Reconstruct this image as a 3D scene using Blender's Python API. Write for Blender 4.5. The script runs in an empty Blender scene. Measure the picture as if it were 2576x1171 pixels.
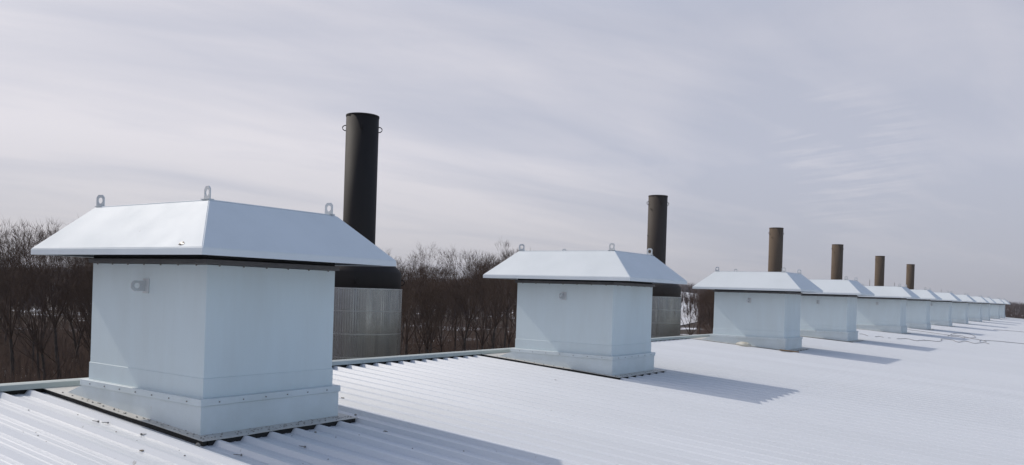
import bpy, bmesh, math, random
import numpy as np
from mathutils import Vector, Matrix, noise as mnoise
random.seed(7)
R = math.radians
sc = bpy.context.scene
col = sc.collection

# ------------------------------------------------------------------ camera
# X = down the roof slope (to the right), Y = along the row of vents, Z = up, metres
YAW, PITCH, ROLL = R(35.132), R(-0.117), R(1.810)
fw = Vector((-math.sin(YAW) * math.cos(PITCH), math.cos(YAW) * math.cos(PITCH), math.sin(PITCH)))
rt = Vector((math.cos(YAW), math.sin(YAW), 0))
up = rt.cross(fw)
rc = rt * math.cos(ROLL) + up * math.sin(ROLL)
uc = up * math.cos(ROLL) - rt * math.sin(ROLL)
cam = bpy.data.cameras.new('camera')
cam.sensor_width = 36
cam.lens = 2007.42 * 36 / 2576
cam.shift_y = 150.08 / 2576           # the photograph is the lower crop of a taller frame
cam.clip_start = 0.1
cam.clip_end = 12000
co = bpy.data.objects.new('camera', cam)
m = Matrix((rc, uc, -fw)).transposed().to_4x4()
m.translation = Vector((6.704, -4.508, 1.456))
co.matrix_world = m
col.objects.link(co)
sc.camera = co

# ------------------------------------------------------------------ sky, sun, exposure
SUN_DIR = Vector((1.0, 0.10, -0.885)).normalized()          # the way the light travels
sun = bpy.data.lights.new('sun', 'SUN')
sun.energy = 2.2
sun.angle = R(0.6)
sun.color = (1.0, 0.93, 0.84)
so = bpy.data.objects.new('sun', sun)
so.rotation_euler = SUN_DIR.to_track_quat('-Z', 'Y').to_euler()
so.location = (-40, 0, 40)
col.objects.link(so)

w = bpy.data.worlds.new('World')
sc.world = w
w.use_nodes = True
nt = w.node_tree
nt.nodes.clear()
N = nt.nodes.new
L = nt.links.new


def mathn(tree, op, a, b=None, clamp=False):
    n = tree.nodes.new('ShaderNodeMath')
    n.operation = op
    n.use_clamp = clamp
    for i, v in enumerate((a, b)):
        if v is None:
            continue
        if isinstance(v, (int, float)):
            n.inputs[i].default_value = v
        else:
            tree.links.new(v, n.inputs[i])
    return n.outputs[0]


def mixc(tree, f, a, b, blend='MIX'):
    n = tree.nodes.new('ShaderNodeMix')
    n.data_type = 'RGBA'
    n.blend_type = blend
    for s, v in ((n.inputs[0], f), (n.inputs[6], a), (n.inputs[7], b)):
        if isinstance(v, (int, float)):
            s.default_value = v
        elif isinstance(v, tuple):
            s.default_value = (*v, 1) if len(v) == 3 else v
        else:
            tree.links.new(v, s)
    return n.outputs[2]


def ramp(tree, f, stops):
    n = tree.nodes.new('ShaderNodeValToRGB')
    e = n.color_ramp.elements
    while len(e) < len(stops):
        e.new(0.5)
    for k, (p, c) in zip(e, stops):
        k.position = p
        k.color = (c, c, c, 1) if isinstance(c, (int, float)) else (*c, 1)
    tree.links.new(f, n.inputs[0])
    return n.outputs[0]


sky = N('ShaderNodeTexSky')
sky.sky_type = 'NISHITA'
sky.sun_disc = False
sky.sun_elevation = math.asin(-SUN_DIR.z)
sky.sun_rotation = math.atan2(-SUN_DIR.x, -SUN_DIR.y)
sky.dust_density = 1.5
tc = N('ShaderNodeTexCoord')
sep = N('ShaderNodeSeparateXYZ')
L(tc.outputs['Generated'], sep.inputs[0])
zc = mathn(nt, 'MAXIMUM', sep.outputs[2], 0.0)
den = mathn(nt, 'ADD', zc, 0.10)
cx = mathn(nt, 'DIVIDE', sep.outputs[0], den)
cy = mathn(nt, 'DIVIDE', sep.outputs[1], den)
comb = N('ShaderNodeCombineXYZ')
L(cx, comb.inputs[0])
L(cy, comb.inputs[1])
AZ = R(16)


def cloud(scale_along, scale_across, detail, rough, off, dist=0.0, rot=0.0):
    mp = N('ShaderNodeMapping')
    mp.vector_type = 'POINT'
    mp.inputs['Rotation'].default_value = (0, 0, AZ + rot)       # turns the streak heading onto Y
    mp.inputs['Location'].default_value = off
    L(comb.outputs[0], mp.inputs[0])
    m2 = N('ShaderNodeMapping')
    m2.inputs['Scale'].default_value = (scale_across, scale_along, 1)
    L(mp.outputs[0], m2.inputs[0])
    n = N('ShaderNodeTexNoise')
    n.inputs['Scale'].default_value = 1
    n.inputs['Detail'].default_value = detail
    n.inputs['Roughness'].default_value = rough
    n.inputs['Distortion'].default_value = dist
    L(m2.outputs[0], n.inputs['Vector'])
    return n.outputs['Fac']


OFF = (2.3, 0.4, 0)
c1 = cloud(0.13, 0.50, 4, 0.5, OFF, 0.5)
c2 = cloud(0.42, 1.25, 8, 0.58, (7.1, 3.2, 0), 1.0, R(7))
c3 = cloud(0.9, 5.0, 5, 0.55, (1.0, 8.0, 0), 0.6, R(-10))
c5 = cloud(0.16, 0.22, 3, 0.5, (5.0, 1.0, 0), 0.8)
s = mathn(nt, 'ADD', mathn(nt, 'MULTIPLY', c1, 0.50), mathn(nt, 'MULTIPLY', c2, 0.24))
s = mathn(nt, 'ADD', s, mathn(nt, 'MULTIPLY', c3, 0.07))
s = mathn(nt, 'ADD', s, mathn(nt, 'MULTIPLY', c5, 0.19))


def near_dir(azd, eld, lo_, hi_):
    """smooth mask round one direction of the sky"""
    v = (-math.sin(R(azd)) * math.cos(R(eld)), math.cos(R(azd)) * math.cos(R(eld)), math.sin(R(eld)))
    d = nt.nodes.new('ShaderNodeVectorMath')
    d.operation = 'DOT_PRODUCT'
    L(tc.outputs['Generated'], d.inputs[0])
    d.inputs[1].default_value = v
    n = N('ShaderNodeMapRange')
    n.interpolation_type = 'SMOOTHSTEP'
    L(d.outputs['Value'], n.inputs[0])
    n.inputs[1].default_value = math.cos(R(lo_))
    n.inputs[2].default_value = math.cos(R(hi_))
    return n.outputs[0]


# a patch of mackerel ripples low on the right
rip = cloud(8.5, 1.6, 5, 0.6, (3.3, 2.2, 0), 0.6, R(-4))
s = mathn(nt, 'ADD', s, mathn(nt, 'MULTIPLY', mathn(nt, 'MULTIPLY', mathn(nt, 'SUBTRACT', rip, 0.47), near_dir(12.5, 9.5, 6.0, 0.5)), 0.34))
s = mathn(nt, 'SUBTRACT', s, mathn(nt, 'MULTIPLY', near_dir(18.0, 9.0, 9.0, 1.0), 0.055))
s = mathn(nt, 'SUBTRACT', s, mathn(nt, 'MULTIPLY', near_dir(5.0, 8.0, 10.0, 1.0), 0.050))
# the sheet is brighter on the side of the sun
s = mathn(nt, 'ADD', s, mathn(nt, 'MULTIPLY', near_dir(80, 32, 80, 5), 0.11))
s = mathn(nt, 'SUBTRACT', s, 0.062)
cl = ramp(nt, s, [(0.39, 0.0), (0.48, 0.42), (0.585, 1.0)])
SK = 1 / 0.15                                                  # the Background strength is 1 / SK
lo = tuple(v * SK for v in (0.448, 0.465, 0.552))
hi = tuple(v * SK for v in (0.675, 0.65, 0.69))
ccol = mixc(nt, cl, lo, hi)
# thick haze near the horizon: a little greyer
hz = ramp(nt, zc, [(0.0, 1.0), (0.045, 0.55), (0.16, 0.0)])
ccol = mixc(nt, mathn(nt, 'MULTIPLY', hz, 0.9), ccol, tuple(v * SK for v in (0.355, 0.36, 0.41)))
# the cloud sheet thins overhead and lets blue sky through
thin = ramp(nt, zc, [(0.32, 0.95), (0.75, 0.18)])
# the cloud bank lies beyond the ridge; down-slope, behind the photographer, the sky is mostly clear
bank = ramp(nt, mathn(nt, 'ADD', mathn(nt, 'MULTIPLY', sep.outputs[0], 0.5), 0.5), [(0.52, 1.0), (0.85, 0.30)])
thin = mathn(nt, 'MULTIPLY', thin, bank)
# round the veiled sun the sheet stays whole and glows
halo = near_dir(94, 41.5, 42, 4)
thin = mathn(nt, 'MAXIMUM', thin, mathn(nt, 'MULTIPLY', halo, 0.95))
ccol = mixc(nt, mathn(nt, 'MULTIPLY', mathn(nt, 'MULTIPLY', halo, halo), 0.8), ccol, tuple(v * SK for v in (1.35, 1.28, 1.20)))
fin = mixc(nt, thin, sky.outputs[0], ccol)
bg = N('ShaderNodeBackground')
bg.inputs['Strength'].default_value = 1 / SK
L(fin, bg.inputs[0])
wo = N('ShaderNodeOutputWorld')
L(bg.outputs[0], wo.inputs[0])

sc.view_settings.view_transform = 'Standard'
sc.view_settings.look = 'None'
sc.view_settings.gamma = 1
sc.view_settings.use_curve_mapping = False
sc.view_settings.exposure = 0.15

# ------------------------------------------------------------------ materials


def mat(name, base, rough=0.5, metal=0.0, var=None, scale=2.0, amt=0.5, bump=0.0, bscale=8.0, spec=0.5, stretch=None, speck=None, each=0.0):
    """var = second colour mixed in by noise; speck = (colour, scale, threshold) small dirt spots"""
    mt = bpy.data.materials.new(name)
    mt.use_nodes = True
    t = mt.node_tree
    b = t.nodes['Principled BSDF']
    b.inputs['Roughness'].default_value = rough
    b.inputs['Metallic'].default_value = metal
    b.inputs['Specular IOR Level'].default_value = spec
    b.inputs['Base Color'].default_value = (*base, 1)
    g = t.nodes.new('ShaderNodeNewGeometry')
    pos = g.outputs['Position']
    if stretch:
        mp = t.nodes.new('ShaderNodeMapping')
        mp.inputs['Scale'].default_value = stretch
        t.links.new(pos, mp.inputs[0])
        pos = mp.outputs[0]
    c = None
    if var:
        n = t.nodes.new('ShaderNodeTexNoise')
        n.inputs['Scale'].default_value = scale
        n.inputs['Detail'].default_value = 6
        n.inputs['Roughness'].default_value = 0.65
        t.links.new(pos, n.inputs['Vector'])
        f = ramp(t, n.outputs['Fac'], [(0.38, 0.0), (0.68, 1.0)])
        c = mixc(t, mathn(t, 'MULTIPLY', f, amt), base, var)
        rr = mathn(t, 'ADD', mathn(t, 'MULTIPLY', n.outputs['Fac'], 0.25), rough - 0.12)
        t.links.new(rr, b.inputs['Roughness'])
    if speck:
        n = t.nodes.new('ShaderNodeTexNoise')
        n.inputs['Scale'].default_value = speck[1]
        n.inputs['Detail'].default_value = 3
        t.links.new(g.outputs['Position'], n.inputs['Vector'])
        f = ramp(t, n.outputs['Fac'], [(speck[2], 0.0), (speck[2] + 0.06, 1.0)])
        c = mixc(t, f, c if c is not None else base, speck[0])
    if each:                     # every piece its own slight shade of paint
        oi = t.nodes.new('ShaderNodeObjectInfo')
        f = mathn(t, 'ADD', mathn(t, 'MULTIPLY', oi.outputs['Random'], 2 * each), 1 - each)
        cm = t.nodes.new('ShaderNodeCombineColor')
        for q in range(3):
            t.links.new(f, cm.inputs[q])
        c = mixc(t, 1.0, c if c is not None else base, cm.outputs[0], 'MULTIPLY')
    if c is not None:
        t.links.new(c, b.inputs['Base Color'])
    if bump:
        n = t.nodes.new('ShaderNodeTexNoise')
        n.inputs['Scale'].default_value = bscale
        n.inputs['Detail'].default_value = 3
        t.links.new(g.outputs['Position'], n.inputs['Vector'])
        bp = t.nodes.new('ShaderNodeBump')
        bp.inputs['Strength'].default_value = bump
        bp.inputs['Distance'].default_value = 0.05
        t.links.new(n.outputs['Fac'], bp.inputs['Height'])
        t.links.new(bp.outputs[0], b.inputs['Normal'])
    return mt


M = {}
M['roof'] = mat('roof_white_paint', (0.68, 0.695, 0.72), 0.40, 0, (0.63, 0.65, 0.675), 1.3, 0.5, spec=0.4, each=0.022, stretch=(0.35, 2.5, 1), speck=((0.42, 0.41, 0.40), 9.0, 0.74))
M['vent'] = mat('vent_white_paint', (0.64, 0.72, 0.745), 0.42, 0, (0.58, 0.635, 0.64), 2.6, 0.5, each=0.025, spec=0.35, bump=0.12, bscale=1.3, stretch=(1, 1, 0.22))
M['hood'] = mat('hood_white_paint', (0.68, 0.72, 0.745), 0.58, 0, (0.62, 0.66, 0.68), 1.4, 0.6, spec=0.25, bump=0.2, bscale=1.3, each=0.02, speck=((0.50, 0.50, 0.49), 13.0, 0.77))
M['curb'] = mat('curb_white_paint', (0.64, 0.70, 0.725), 0.46, 0, (0.54, 0.585, 0.58), 2.2, 0.6, bump=0.10, bscale=3, speck=((0.42, 0.37, 0.28), 7.0, 0.73))
M['flange'] = mat('flange_grey_metal', (0.56, 0.55, 0.52), 0.5, 0.1, (0.45, 0.43, 0.39), 5, 0.6, speck=((0.20, 0.18, 0.15), 22.0, 0.70))
M['cap'] = mat('ridge_cap_grey_green', (0.43, 0.47, 0.46), 0.45, 0.1, (0.34, 0.385, 0.36), 1.2, 0.6, stretch=(1, 0.4, 1), bump=0.15, bscale=2)
M['collar'] = mat('collar_dark_zinc', (0.105, 0.105, 0.11), 0.5, 0.3, (0.17, 0.165, 0.16), 6, 0.6)
M['screen'] = mat('screen_black', (0.012, 0.012, 0.013), 0.7)
M['foam'] = mat('closure_black_foam', (0.014, 0.013, 0.012), 0.9, 0, (0.03, 0.027, 0.024), 12, 0.7)
M['screw'] = mat('screw_zinc', (0.27, 0.26, 0.245), 0.45, 0.4, (0.15, 0.13, 0.11), 40, 0.6)
M['lug'] = mat('lug_galvanised', (0.58, 0.60, 0.61), 0.45, 0.1, (0.50, 0.52, 0.53), 20, 0.6)
M['dent'] = mat('dent_bare_metal', (0.08, 0.075, 0.07), 0.35, 0.6, (0.4, 0.4, 0.4), 60, 0.7)
M['jacket'] = mat('jacket_aluminium', (0.35, 0.355, 0.37), 0.20, 1.0, (0.25, 0.255, 0.27), 1.6, 0.9, bump=0.06, bscale=2, stretch=(1, 1, 0.2))
M['jband'] = mat('band_aluminium', (0.42, 0.42, 0.42), 0.35, 0.9, (0.3, 0.3, 0.3), 4, 0.6)
M['near_stack'] = mat('stack_near_black', (0.015, 0.0125, 0.012), 0.7, 0, (0.026, 0.021, 0.019), 1.3, 0.8, stretch=(1, 1, 0.25), spec=0.3)  # nearest stack, the darkest colour in the row
M['mid_stack'] = mat('stack_dark_brown', (0.044, 0.035, 0.030), 0.7, 0, (0.058, 0.046, 0.038), 1.3, 0.8, stretch=(1, 1, 0.25), spec=0.3)  # second stack, coloured darker than the far ones
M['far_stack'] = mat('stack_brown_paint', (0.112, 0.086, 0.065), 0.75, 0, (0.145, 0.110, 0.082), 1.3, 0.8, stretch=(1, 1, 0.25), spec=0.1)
M['wall'] = mat('wall_metal', (0.16, 0.165, 0.16), 0.5, 0, (0.12, 0.125, 0.12), 0.8, 0.5)
M['deck'] = mat('roof_underlay', (0.12, 0.12, 0.12), 0.8)
M['bark'] = mat('bark', (0.062, 0.048, 0.040), 0.9, 0, (0.12, 0.098, 0.082), 3.0, 0.7, spec=0.2)
M['twig'] = mat('twig', (0.074, 0.048, 0.036), 0.9, 0, (0.115, 0.078, 0.058), 0.35, 0.8, spec=0.2)
M['brush'] = mat('brush_stems', (0.058, 0.037, 0.029), 0.9, 0, (0.115, 0.076, 0.058), 0.10, 0.9, spec=0.2)
M['farwood'] = mat('far_bare_wood', (0.055, 0.040, 0.040), 0.9, 0, (0.085, 0.064, 0.060), 0.02, 0.9, spec=0.1)
M['cable'] = mat('cable_black_rubber', (0.17, 0.17, 0.18), 0.6, 0, (0.24, 0.24, 0.24), 4, 0.5)
M['wood'] = mat('board_raw_timber', (0.30, 0.19, 0.10), 0.8, 0, (0.20, 0.12, 0.07), 10, 0.7)
M['smudge'] = mat('smudge_cream', (0.60, 0.56, 0.44), 0.8, 0, (0.60, 0.59, 0.55), 5, 0.8)  # for the lump put in where a blurred smudge lies
M['smudge2'] = mat('smudge_grey', (0.52, 0.54, 0.55), 0.7, 0, (0.54, 0.54, 0.53), 5, 0.8)
M['stone'] = mat('stone_bit', (0.24, 0.225, 0.20), 0.9, 0, (0.38, 0.36, 0.33), 30, 0.7)
M['leaf'] = mat('dry_leaf', (0.30, 0.22, 0.14), 0.8, 0, (0.42, 0.36, 0.28), 30, 0.7)
M['concrete'] = mat('concrete', (0.30, 0.29, 0.28), 0.9, 0, (0.22, 0.21, 0.2), 2, 0.6)
M['rod'] = mat('rod_dull_copper', (0.12, 0.11, 0.10), 0.5, 0.4)

# ground: leaf litter near, snow lying in patches, open snow further up
gm = bpy.data.materials.new('winter_ground')
gm.use_nodes = True
t = gm.node_tree
b = t.nodes['Principled BSDF']
b.inputs['Roughness'].default_value = 0.85
b.inputs['Specular IOR Level'].default_value = 0.2
g = t.nodes.new('ShaderNodeNewGeometry')
n1 = t.nodes.new('ShaderNodeTexNoise')
n1.inputs['Scale'].default_value = 0.06
n1.inputs['Detail'].default_value = 8
n1.inputs['Roughness'].default_value = 0.62
t.links.new(g.outputs['Position'], n1.inputs['Vector'])
n2 = t.nodes.new('ShaderNodeTexNoise')
n2.inputs['Scale'].default_value = 1.2
n2.inputs['Detail'].default_value = 5
t.links.new(g.outputs['Position'], n2.inputs['Vector'])
litter = mixc(t, n2.outputs['Fac'], (0.032, 0.023, 0.018), (0.070, 0.052, 0.041))
sn = ramp(t, n1.outputs['Fac'], [(0.56, 0.0), (0.61, 1.0)])
t.links.new(mixc(t, sn, litter, (0.62, 0.63, 0.66)), b.inputs['Base Color'])
M['ground'] = gm
sm = mat('field_snow', (0.62, 0.63, 0.66), 0.7, 0, (0.40, 0.37, 0.34), 0.02, 0.6, spec=0.2)
M['snow'] = sm

# ------------------------------------------------------------------ helpers


def obj(name, bm, m, parent=None, smooth=False, loc=None):
    me = bpy.data.meshes.new(name)
    bm.normal_update()
    bm.to_mesh(me)
    bm.free()
    return link(name, me, m, parent, smooth, loc)


def link(name, me, m, parent=None, smooth=False, loc=None):
    if m is not None and not me.materials:
        me.materials.append(M[m])
    if smooth:
        for p in me.polygons:
            p.use_smooth = True
    o = bpy.data.objects.new(name, me)
    col.objects.link(o)
    if parent:
        o.parent = parent
    if loc:
        o.location = loc
    return o


def npmesh(name, verts, faces):
    """verts (n,3), faces (k,3) -> mesh, fast"""
    me = bpy.data.meshes.new(name)
    v = np.asarray(verts, np.float32)
    f = np.asarray(faces, np.int32)
    me.vertices.add(len(v))
    me.vertices.foreach_set('co', v.ravel())
    me.loops.add(f.size)
    me.loops.foreach_set('vertex_index', f.ravel())
    me.polygons.add(len(f))
    me.polygons.foreach_set('loop_start', np.arange(len(f), dtype=np.int32) * f.shape[1])
    me.polygons.foreach_set('loop_total', np.full(len(f), f.shape[1], np.int32))
    me.update(calc_edges=True)
    return me


def tag(o, label, cat, group=None, kind=None):
    if label:
        o['label'] = label
    if cat:
        o['category'] = cat
    if group:
        o['group'] = group
    if kind:
        o['kind'] = kind
    return o


def thing(name, label, cat, loc=(0, 0, 0), group=None):
    o = bpy.data.objects.new(name, None)
    o.empty_display_size = 0.3
    o.location = loc
    col.objects.link(o)
    return tag(o, label, cat, group)


def copy_tree(o, parent=None):
    c = o.copy()
    col.objects.link(c)
    if parent:
        c.parent = parent
    for ch in list(o.children):
        copy_tree(ch, c)
    return c


def box(bm, x0, x1, y0, y1, z0, z1):
    v = [bm.verts.new(p) for p in ((x0, y0, z0), (x1, y0, z0), (x1, y1, z0), (x0, y1, z0), (x0, y0, z1), (x1, y0, z1), (x1, y1, z1), (x0, y1, z1))]
    for f in ((0, 3, 2, 1), (4, 5, 6, 7), (0, 1, 5, 4), (1, 2, 6, 5), (2, 3, 7, 6), (3, 0, 4, 7)):
        bm.faces.new([v[i] for i in f])
    return v


def bevel(bm, w, seg=1):
    bmesh.ops.bevel(bm, geom=list(bm.edges), offset=w, segments=seg, affect='EDGES', clamp_overlap=True)


def lathe(bm, prof, n, cap=True):
    """prof [(r,z)...] about Z"""
    rings = []
    for r, z in prof:
        rings.append([bm.verts.new((r * math.cos(2 * math.pi * k / n), r * math.sin(2 * math.pi * k / n), z)) for k in range(n)])
    for a, c in zip(rings, rings[1:]):
        for k in range(n):
            bm.faces.new((a[k], a[(k + 1) % n], c[(k + 1) % n], c[k]))
    return rings


def tube_pts(bm, pts, r, n=6, closed=False):
    rings = []
    k = len(pts)
    for i, p in enumerate(pts):
        p = Vector(p)
        a = Vector(pts[i - 1]) if (i > 0 or closed) else p
        c = Vector(pts[(i + 1) % k]) if (i < k - 1 or closed) else p
        d = (c - a).normalized()
        h = Vector((0, 0, 1)) if abs(d.z) < 0.9 else Vector((1, 0, 0))
        s = d.cross(h).normalized()
        q = s.cross(d)
        rings.append([bm.verts.new(p + s * (r * math.cos(2 * math.pi * j / n)) + q * (r * math.sin(2 * math.pi * j / n))) for j in range(n)])
    for i in range(k if closed else k - 1):
        a, c = rings[i], rings[(i + 1) % k]
        for j in range(n):
            bm.faces.new((a[j], a[(j + 1) % n], c[(j + 1) % n], c[j]))
    if not closed:
        bm.faces.new(rings[0][::-1])
        bm.faces.new(rings[-1])


SL = 0.0636                       # roof fall per metre of X


def rz(x):                       # height of the rib tops
    return -SL * x


RIDGE = -2.838
EAVE = 34.0
Y0, Y1 = -16.0, 115.0
RIB_H = 0.044
GROUND = -10.0

# ------------------------------------------------------------------ terrain (one sheet to the horizon)


def terrain(x, y):
    d = np.hypot(x - 6.7, y + 4.6)
    az = np.degrees(np.arctan2(-(x - 6.7), y + 4.6))          # angle from +Y towards -X
    z = np.full_like(d, GROUND)
    rise = np.clip((d - 240) / 900, 0, 1)
    hill = 13 + 8.0 * np.exp(-((az - 24) / 5.0) ** 2) + 3.5 * np.sin(az * 0.21 + 0.6) + 2.0 * np.sin(az * 0.53)
    hill = np.where(az < 6, hill - 9.5 * np.clip((9 - az) / 6, 0, 1), hill)
    hill = np.where(az > 60, hill - 5.0 * np.clip((az - 60) / 8, 0, 1), hill)
    z = z + hill * rise * rise * (3 - 2 * rise)
    z = z + 0.5 * np.sin(x * 0.031) * np.cos(y * 0.027) * np.clip((d - 60) / 150, 0, 1)
    far = np.clip((d - 1500) / 1500, 0, 1)
    return z - far * 14


NR, NA = 60, 180
rad = np.concatenate([[0.0], np.geomspace(18, 5200, NR)])
vs = [(6.7, -4.6, GROUND)]
for r in rad[1:]:
    a = np.arange(NA) * 2 * np.pi / NA
    xx, yy = 6.7 + r * np.cos(a), -4.6 + r * np.sin(a)
    vs += list(zip(xx, yy, terrain(xx, yy)))
fs = []
for k in range(NA):
    fs.append((0, 1 + k, 1 + (k + 1) % NA))
for i in range(NR - 1):
    for k in range(NA):
        a, c = 1 + i * NA + k, 1 + i * NA + (k + 1) % NA
        fs += [(a, a + NA, c + NA), (a, c + NA, c)]
gr = link('ground', npmesh('ground', vs, fs), 'ground', smooth=True)
gr['kind'] = 'structure'

# the open snow field on the hillside: a sheet laid just above the ground
az = np.radians(np.linspace(17.0, 29.5, 40))
ds = np.linspace(330, 980, 30)
vs, fs = [], []
for i, d in enumerate(ds):
    for k, a in enumerate(az):
        da = d + 30 * math.sin(k * 0.5 + 1) * (1 if i in (0, 29) else 0)
        x, y = 6.7 - da * math.sin(a), -4.6 + da * math.cos(a)
        vs.append((x, y, float(terrain(np.array([x]), np.array([y]))[0]) + 0.25))
for i in range(29):
    for k in range(39):
        a = i * 40 + k
        fs += [(a, a + 1, a + 41), (a, a + 41, a + 40)]
o = link('snow_field', npmesh('snow_field', vs, fs), 'snow', smooth=True)
o['kind'] = 'structure'

# ------------------------------------------------------------------ the building and its ribbed roof
bld = thing('industrial_building', 'long metal building whose ribbed white roof fills the foreground', 'building', (0, 48, GROUND))
bz = -GROUND


def bpart(name, bm, m, parent, smooth=False):
    """vertices given in world space; parent sits at the building's base"""
    bmesh.ops.translate(bm, verts=bm.verts, vec=(0, -48, bz))
    return obj(name, bm, m, parent, smooth)


bm = bmesh.new()
pts = [(RIDGE - 0.16, rz(RIDGE) - 0.16), (RIDGE - 0.16, GROUND), (EAVE - 0.2, GROUND), (EAVE - 0.2, rz(EAVE) - 0.16)]
ya, yb = Y0 + 0.1, Y1 - 0.1
for i in range(4):
    if i == 1:
        continue
vv = [[bm.verts.new((x, y, z)) for x, z in pts] for y in (ya, yb)]
bm.faces.new((vv[0][0], vv[0][1], vv[1][1], vv[1][0]))
bm.faces.new((vv[0][3], vv[1][3], vv[1][2], vv[0][2]))
bm.faces.new(vv[0][::-1])
bm.faces.new(vv[1])
bpart('wall', bm, 'wall', bld)
bm = bmesh.new()
x0, x1 = RIDGE - 0.1, EAVE - 0.15
v = box(bm, x0, x1, Y0 + 0.05, Y1 - 0.05, 0, 1)
for p in v:
    p.co.z = rz(p.co.x) - RIB_H - (0.012 if p.co.z > 0.5 else 0.10)
deck = bpart('roof', bm, 'deck', bld)
deck['label'] = 'roof deck under the ribbed white sheets'

# one ribbed sheet: three trapezoid ribs 0.3 m apart, two small stiffeners in each pan
PITCH_R = 0.30
RIB_Y = 0.005
prof = []
for k in range(3):
    y = k * PITCH_R
    prof += [(y - 0.050, -RIB_H), (y - 0.016, 0.0), (y + 0.016, 0.0), (y + 0.050, -RIB_H)]
    for c in (0.112, 0.188):
        prof += [(y + c - 0.018, -RIB_H), (y + c - 0.006, -RIB_H + 0.0035), (y + c + 0.006, -RIB_H + 0.0035), (y + c + 0.018, -RIB_H)]
prof.append((3 * PITCH_R - 0.050, -RIB_H))
prof = [(-0.070, -RIB_H - 0.001)] + prof
bm = bmesh.new()
nx = 24
rows = []
for i in range(nx + 1):
    x = RIDGE + 0.02 + (EAVE - RIDGE) * i / nx
    rows.append([bm.verts.new((x, y, rz(x) + z)) for y, z in prof])
for a, c in zip(rows, rows[1:]):
    for k in range(len(prof) - 1):
        bm.faces.new((a[k], c[k], c[k + 1], a[k + 1]))
bm.normal_update()
me = bpy.data.meshes.new('roof_panel')
bm.to_mesh(me)
bm.free()
nP = int((Y1 - Y0) / 0.9)
first = RIB_Y - 0.9 * math.floor((RIB_Y - Y0) / 0.9)
for k in range(nP):
    o = link('roof_panel', me, 'roof', deck)
    rr = random.uniform(-1, 1)
    o.location = (0, first + k * 0.9 - 48, bz + 0.0006 * rr)

# screws that hold the sheets: rows across the slope, a head beside each rib (tiny, one part)
sv, sf = [], []


def screw_head(x, y, z, r, h=0.006, n=6):
    b0 = len(sv)
    for k in range(n):
        a = 2 * math.pi * k / n
        sv.append((x + r * math.cos(a), y + r * math.sin(a), z))
    for k in range(n):
        a = 2 * math.pi * k / n
        sv.append((x + 0.7 * r * math.cos(a), y + 0.7 * r * math.sin(a), z + h))
    sv.append((x, y, z + h))
    for k in range(n):
        j = (k + 1) % n
        sf.append((b0 + k, b0 + j, b0 + n + j))
        sf.append((b0 + k, b0 + n + j, b0 + n + k))
        sf.append((b0 + n + k, b0 + n + j, b0 + 2 * n))


for xr in (-1.1, 0.55, 2.2, 3.85, 5.5):
    for k in range(-22, 84):
        y = RIB_Y + PITCH_R * k + 0.080
        if k % 2 and random.random() < 0.6:
            continue
        screw_head(xr + random.uniform(-.06, .06), y, rz(xr) - RIB_H + 0.001, 0.009)
v = np.array(sv, np.float32) - np.array([0, 48, -bz], np.float32)
o = link('roof_screw', npmesh('roof_screws', v, sf), 'screw', deck)
o['kind'] = 'stuff'

# ridge flashing: sections butted with a small lap, dark closures between the ribs under it
bm = bmesh.new()
SEC = 3.0
zt = rz(RIDGE)
shape = [(RIDGE + 0.045, zt + 0.002), (RIDGE + 0.06, zt + 0.006), (RIDGE + 0.035, zt + 0.062), (RIDGE - 0.02, zt + 0.072), (RIDGE - 0.20, zt + 0.060), (RIDGE - 0.205, zt - 0.16), (RIDGE - 0.185, zt - 0.16), (RIDGE - 0.18, zt + 0.045), (RIDGE - 0.02, zt + 0.058), (RIDGE + 0.02, zt + 0.05)]
ea = [bm.verts.new((x, 0.0, z)) for x, z in shape]
eb = [bm.verts.new((x, SEC - 0.004, z)) for x, z in shape]
for k in range(len(shape)):
    j = (k + 1) % len(shape)
    bm.faces.new((ea[k], ea[j], eb[j], eb[k]))
bm.faces.new(ea[::-1])
bm.faces.new(eb)
for y in (0.4, 1.2, 2.0, 2.8):      # cap screws on the lip
    n = len(bm.verts)
    r = bmesh.ops.create_cone(bm, cap_ends=True, segments=6, radius1=0.010, radius2=0.007, depth=0.008)
    bmesh.ops.rotate(bm, verts=r['verts'], cent=(0, 0, 0), matrix=Matrix.Rotation(R(66), 3, 'Y'))
    bmesh.ops.translate(bm, verts=r['verts'], vec=(RIDGE + 0.052, y, zt + 0.022))
bmesh.ops.recalc_face_normals(bm, faces=bm.faces)
me = bpy.data.meshes.new('ridge_cap')
bm.to_mesh(me)
bm.free()
for k in range(int((Y1 - Y0) / SEC)):
    o = link('ridge_cap', me, 'cap', bld)
    o.location = (random.uniform(-.003, .003), Y0 + k * SEC - 48, bz + random.uniform(-.003, .003))
bm = bmesh.new()
box(bm, RIDGE - 0.03, RIDGE + 0.015, Y0 + 0.1, Y1 - 0.1, zt - RIB_H - 0.004, zt - 0.0005)
bpart('closure_strip', bm, 'foam', bld)
# edge trim along the far gable
bm = bmesh.new()
v = box(bm, RIDGE, EAVE, Y1 - 0.12, Y1 + 0.02, 0, 1)
for p in v:
    p.co.z = rz(p.co.x) + (0.035 if p.co.z > 0.5 else -0.18)
bpart('gable_trim', bm, 'cap', bld)

# ------------------------------------------------------------------ roof vent (one master, then copies)
A, B = 2.092, 1.60               # body across the slope, along the row
CX, ZC = -A / 2, rz(-A / 2)      # the thing's origin: middle of its foot, on the rib tops
ZB, ZE, ZF, ZT = 1.611, 1.684, 1.747, 2.217
OHU, OHV = 0.410, 0.531
hx, hy = A / 2, B / 2


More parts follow.
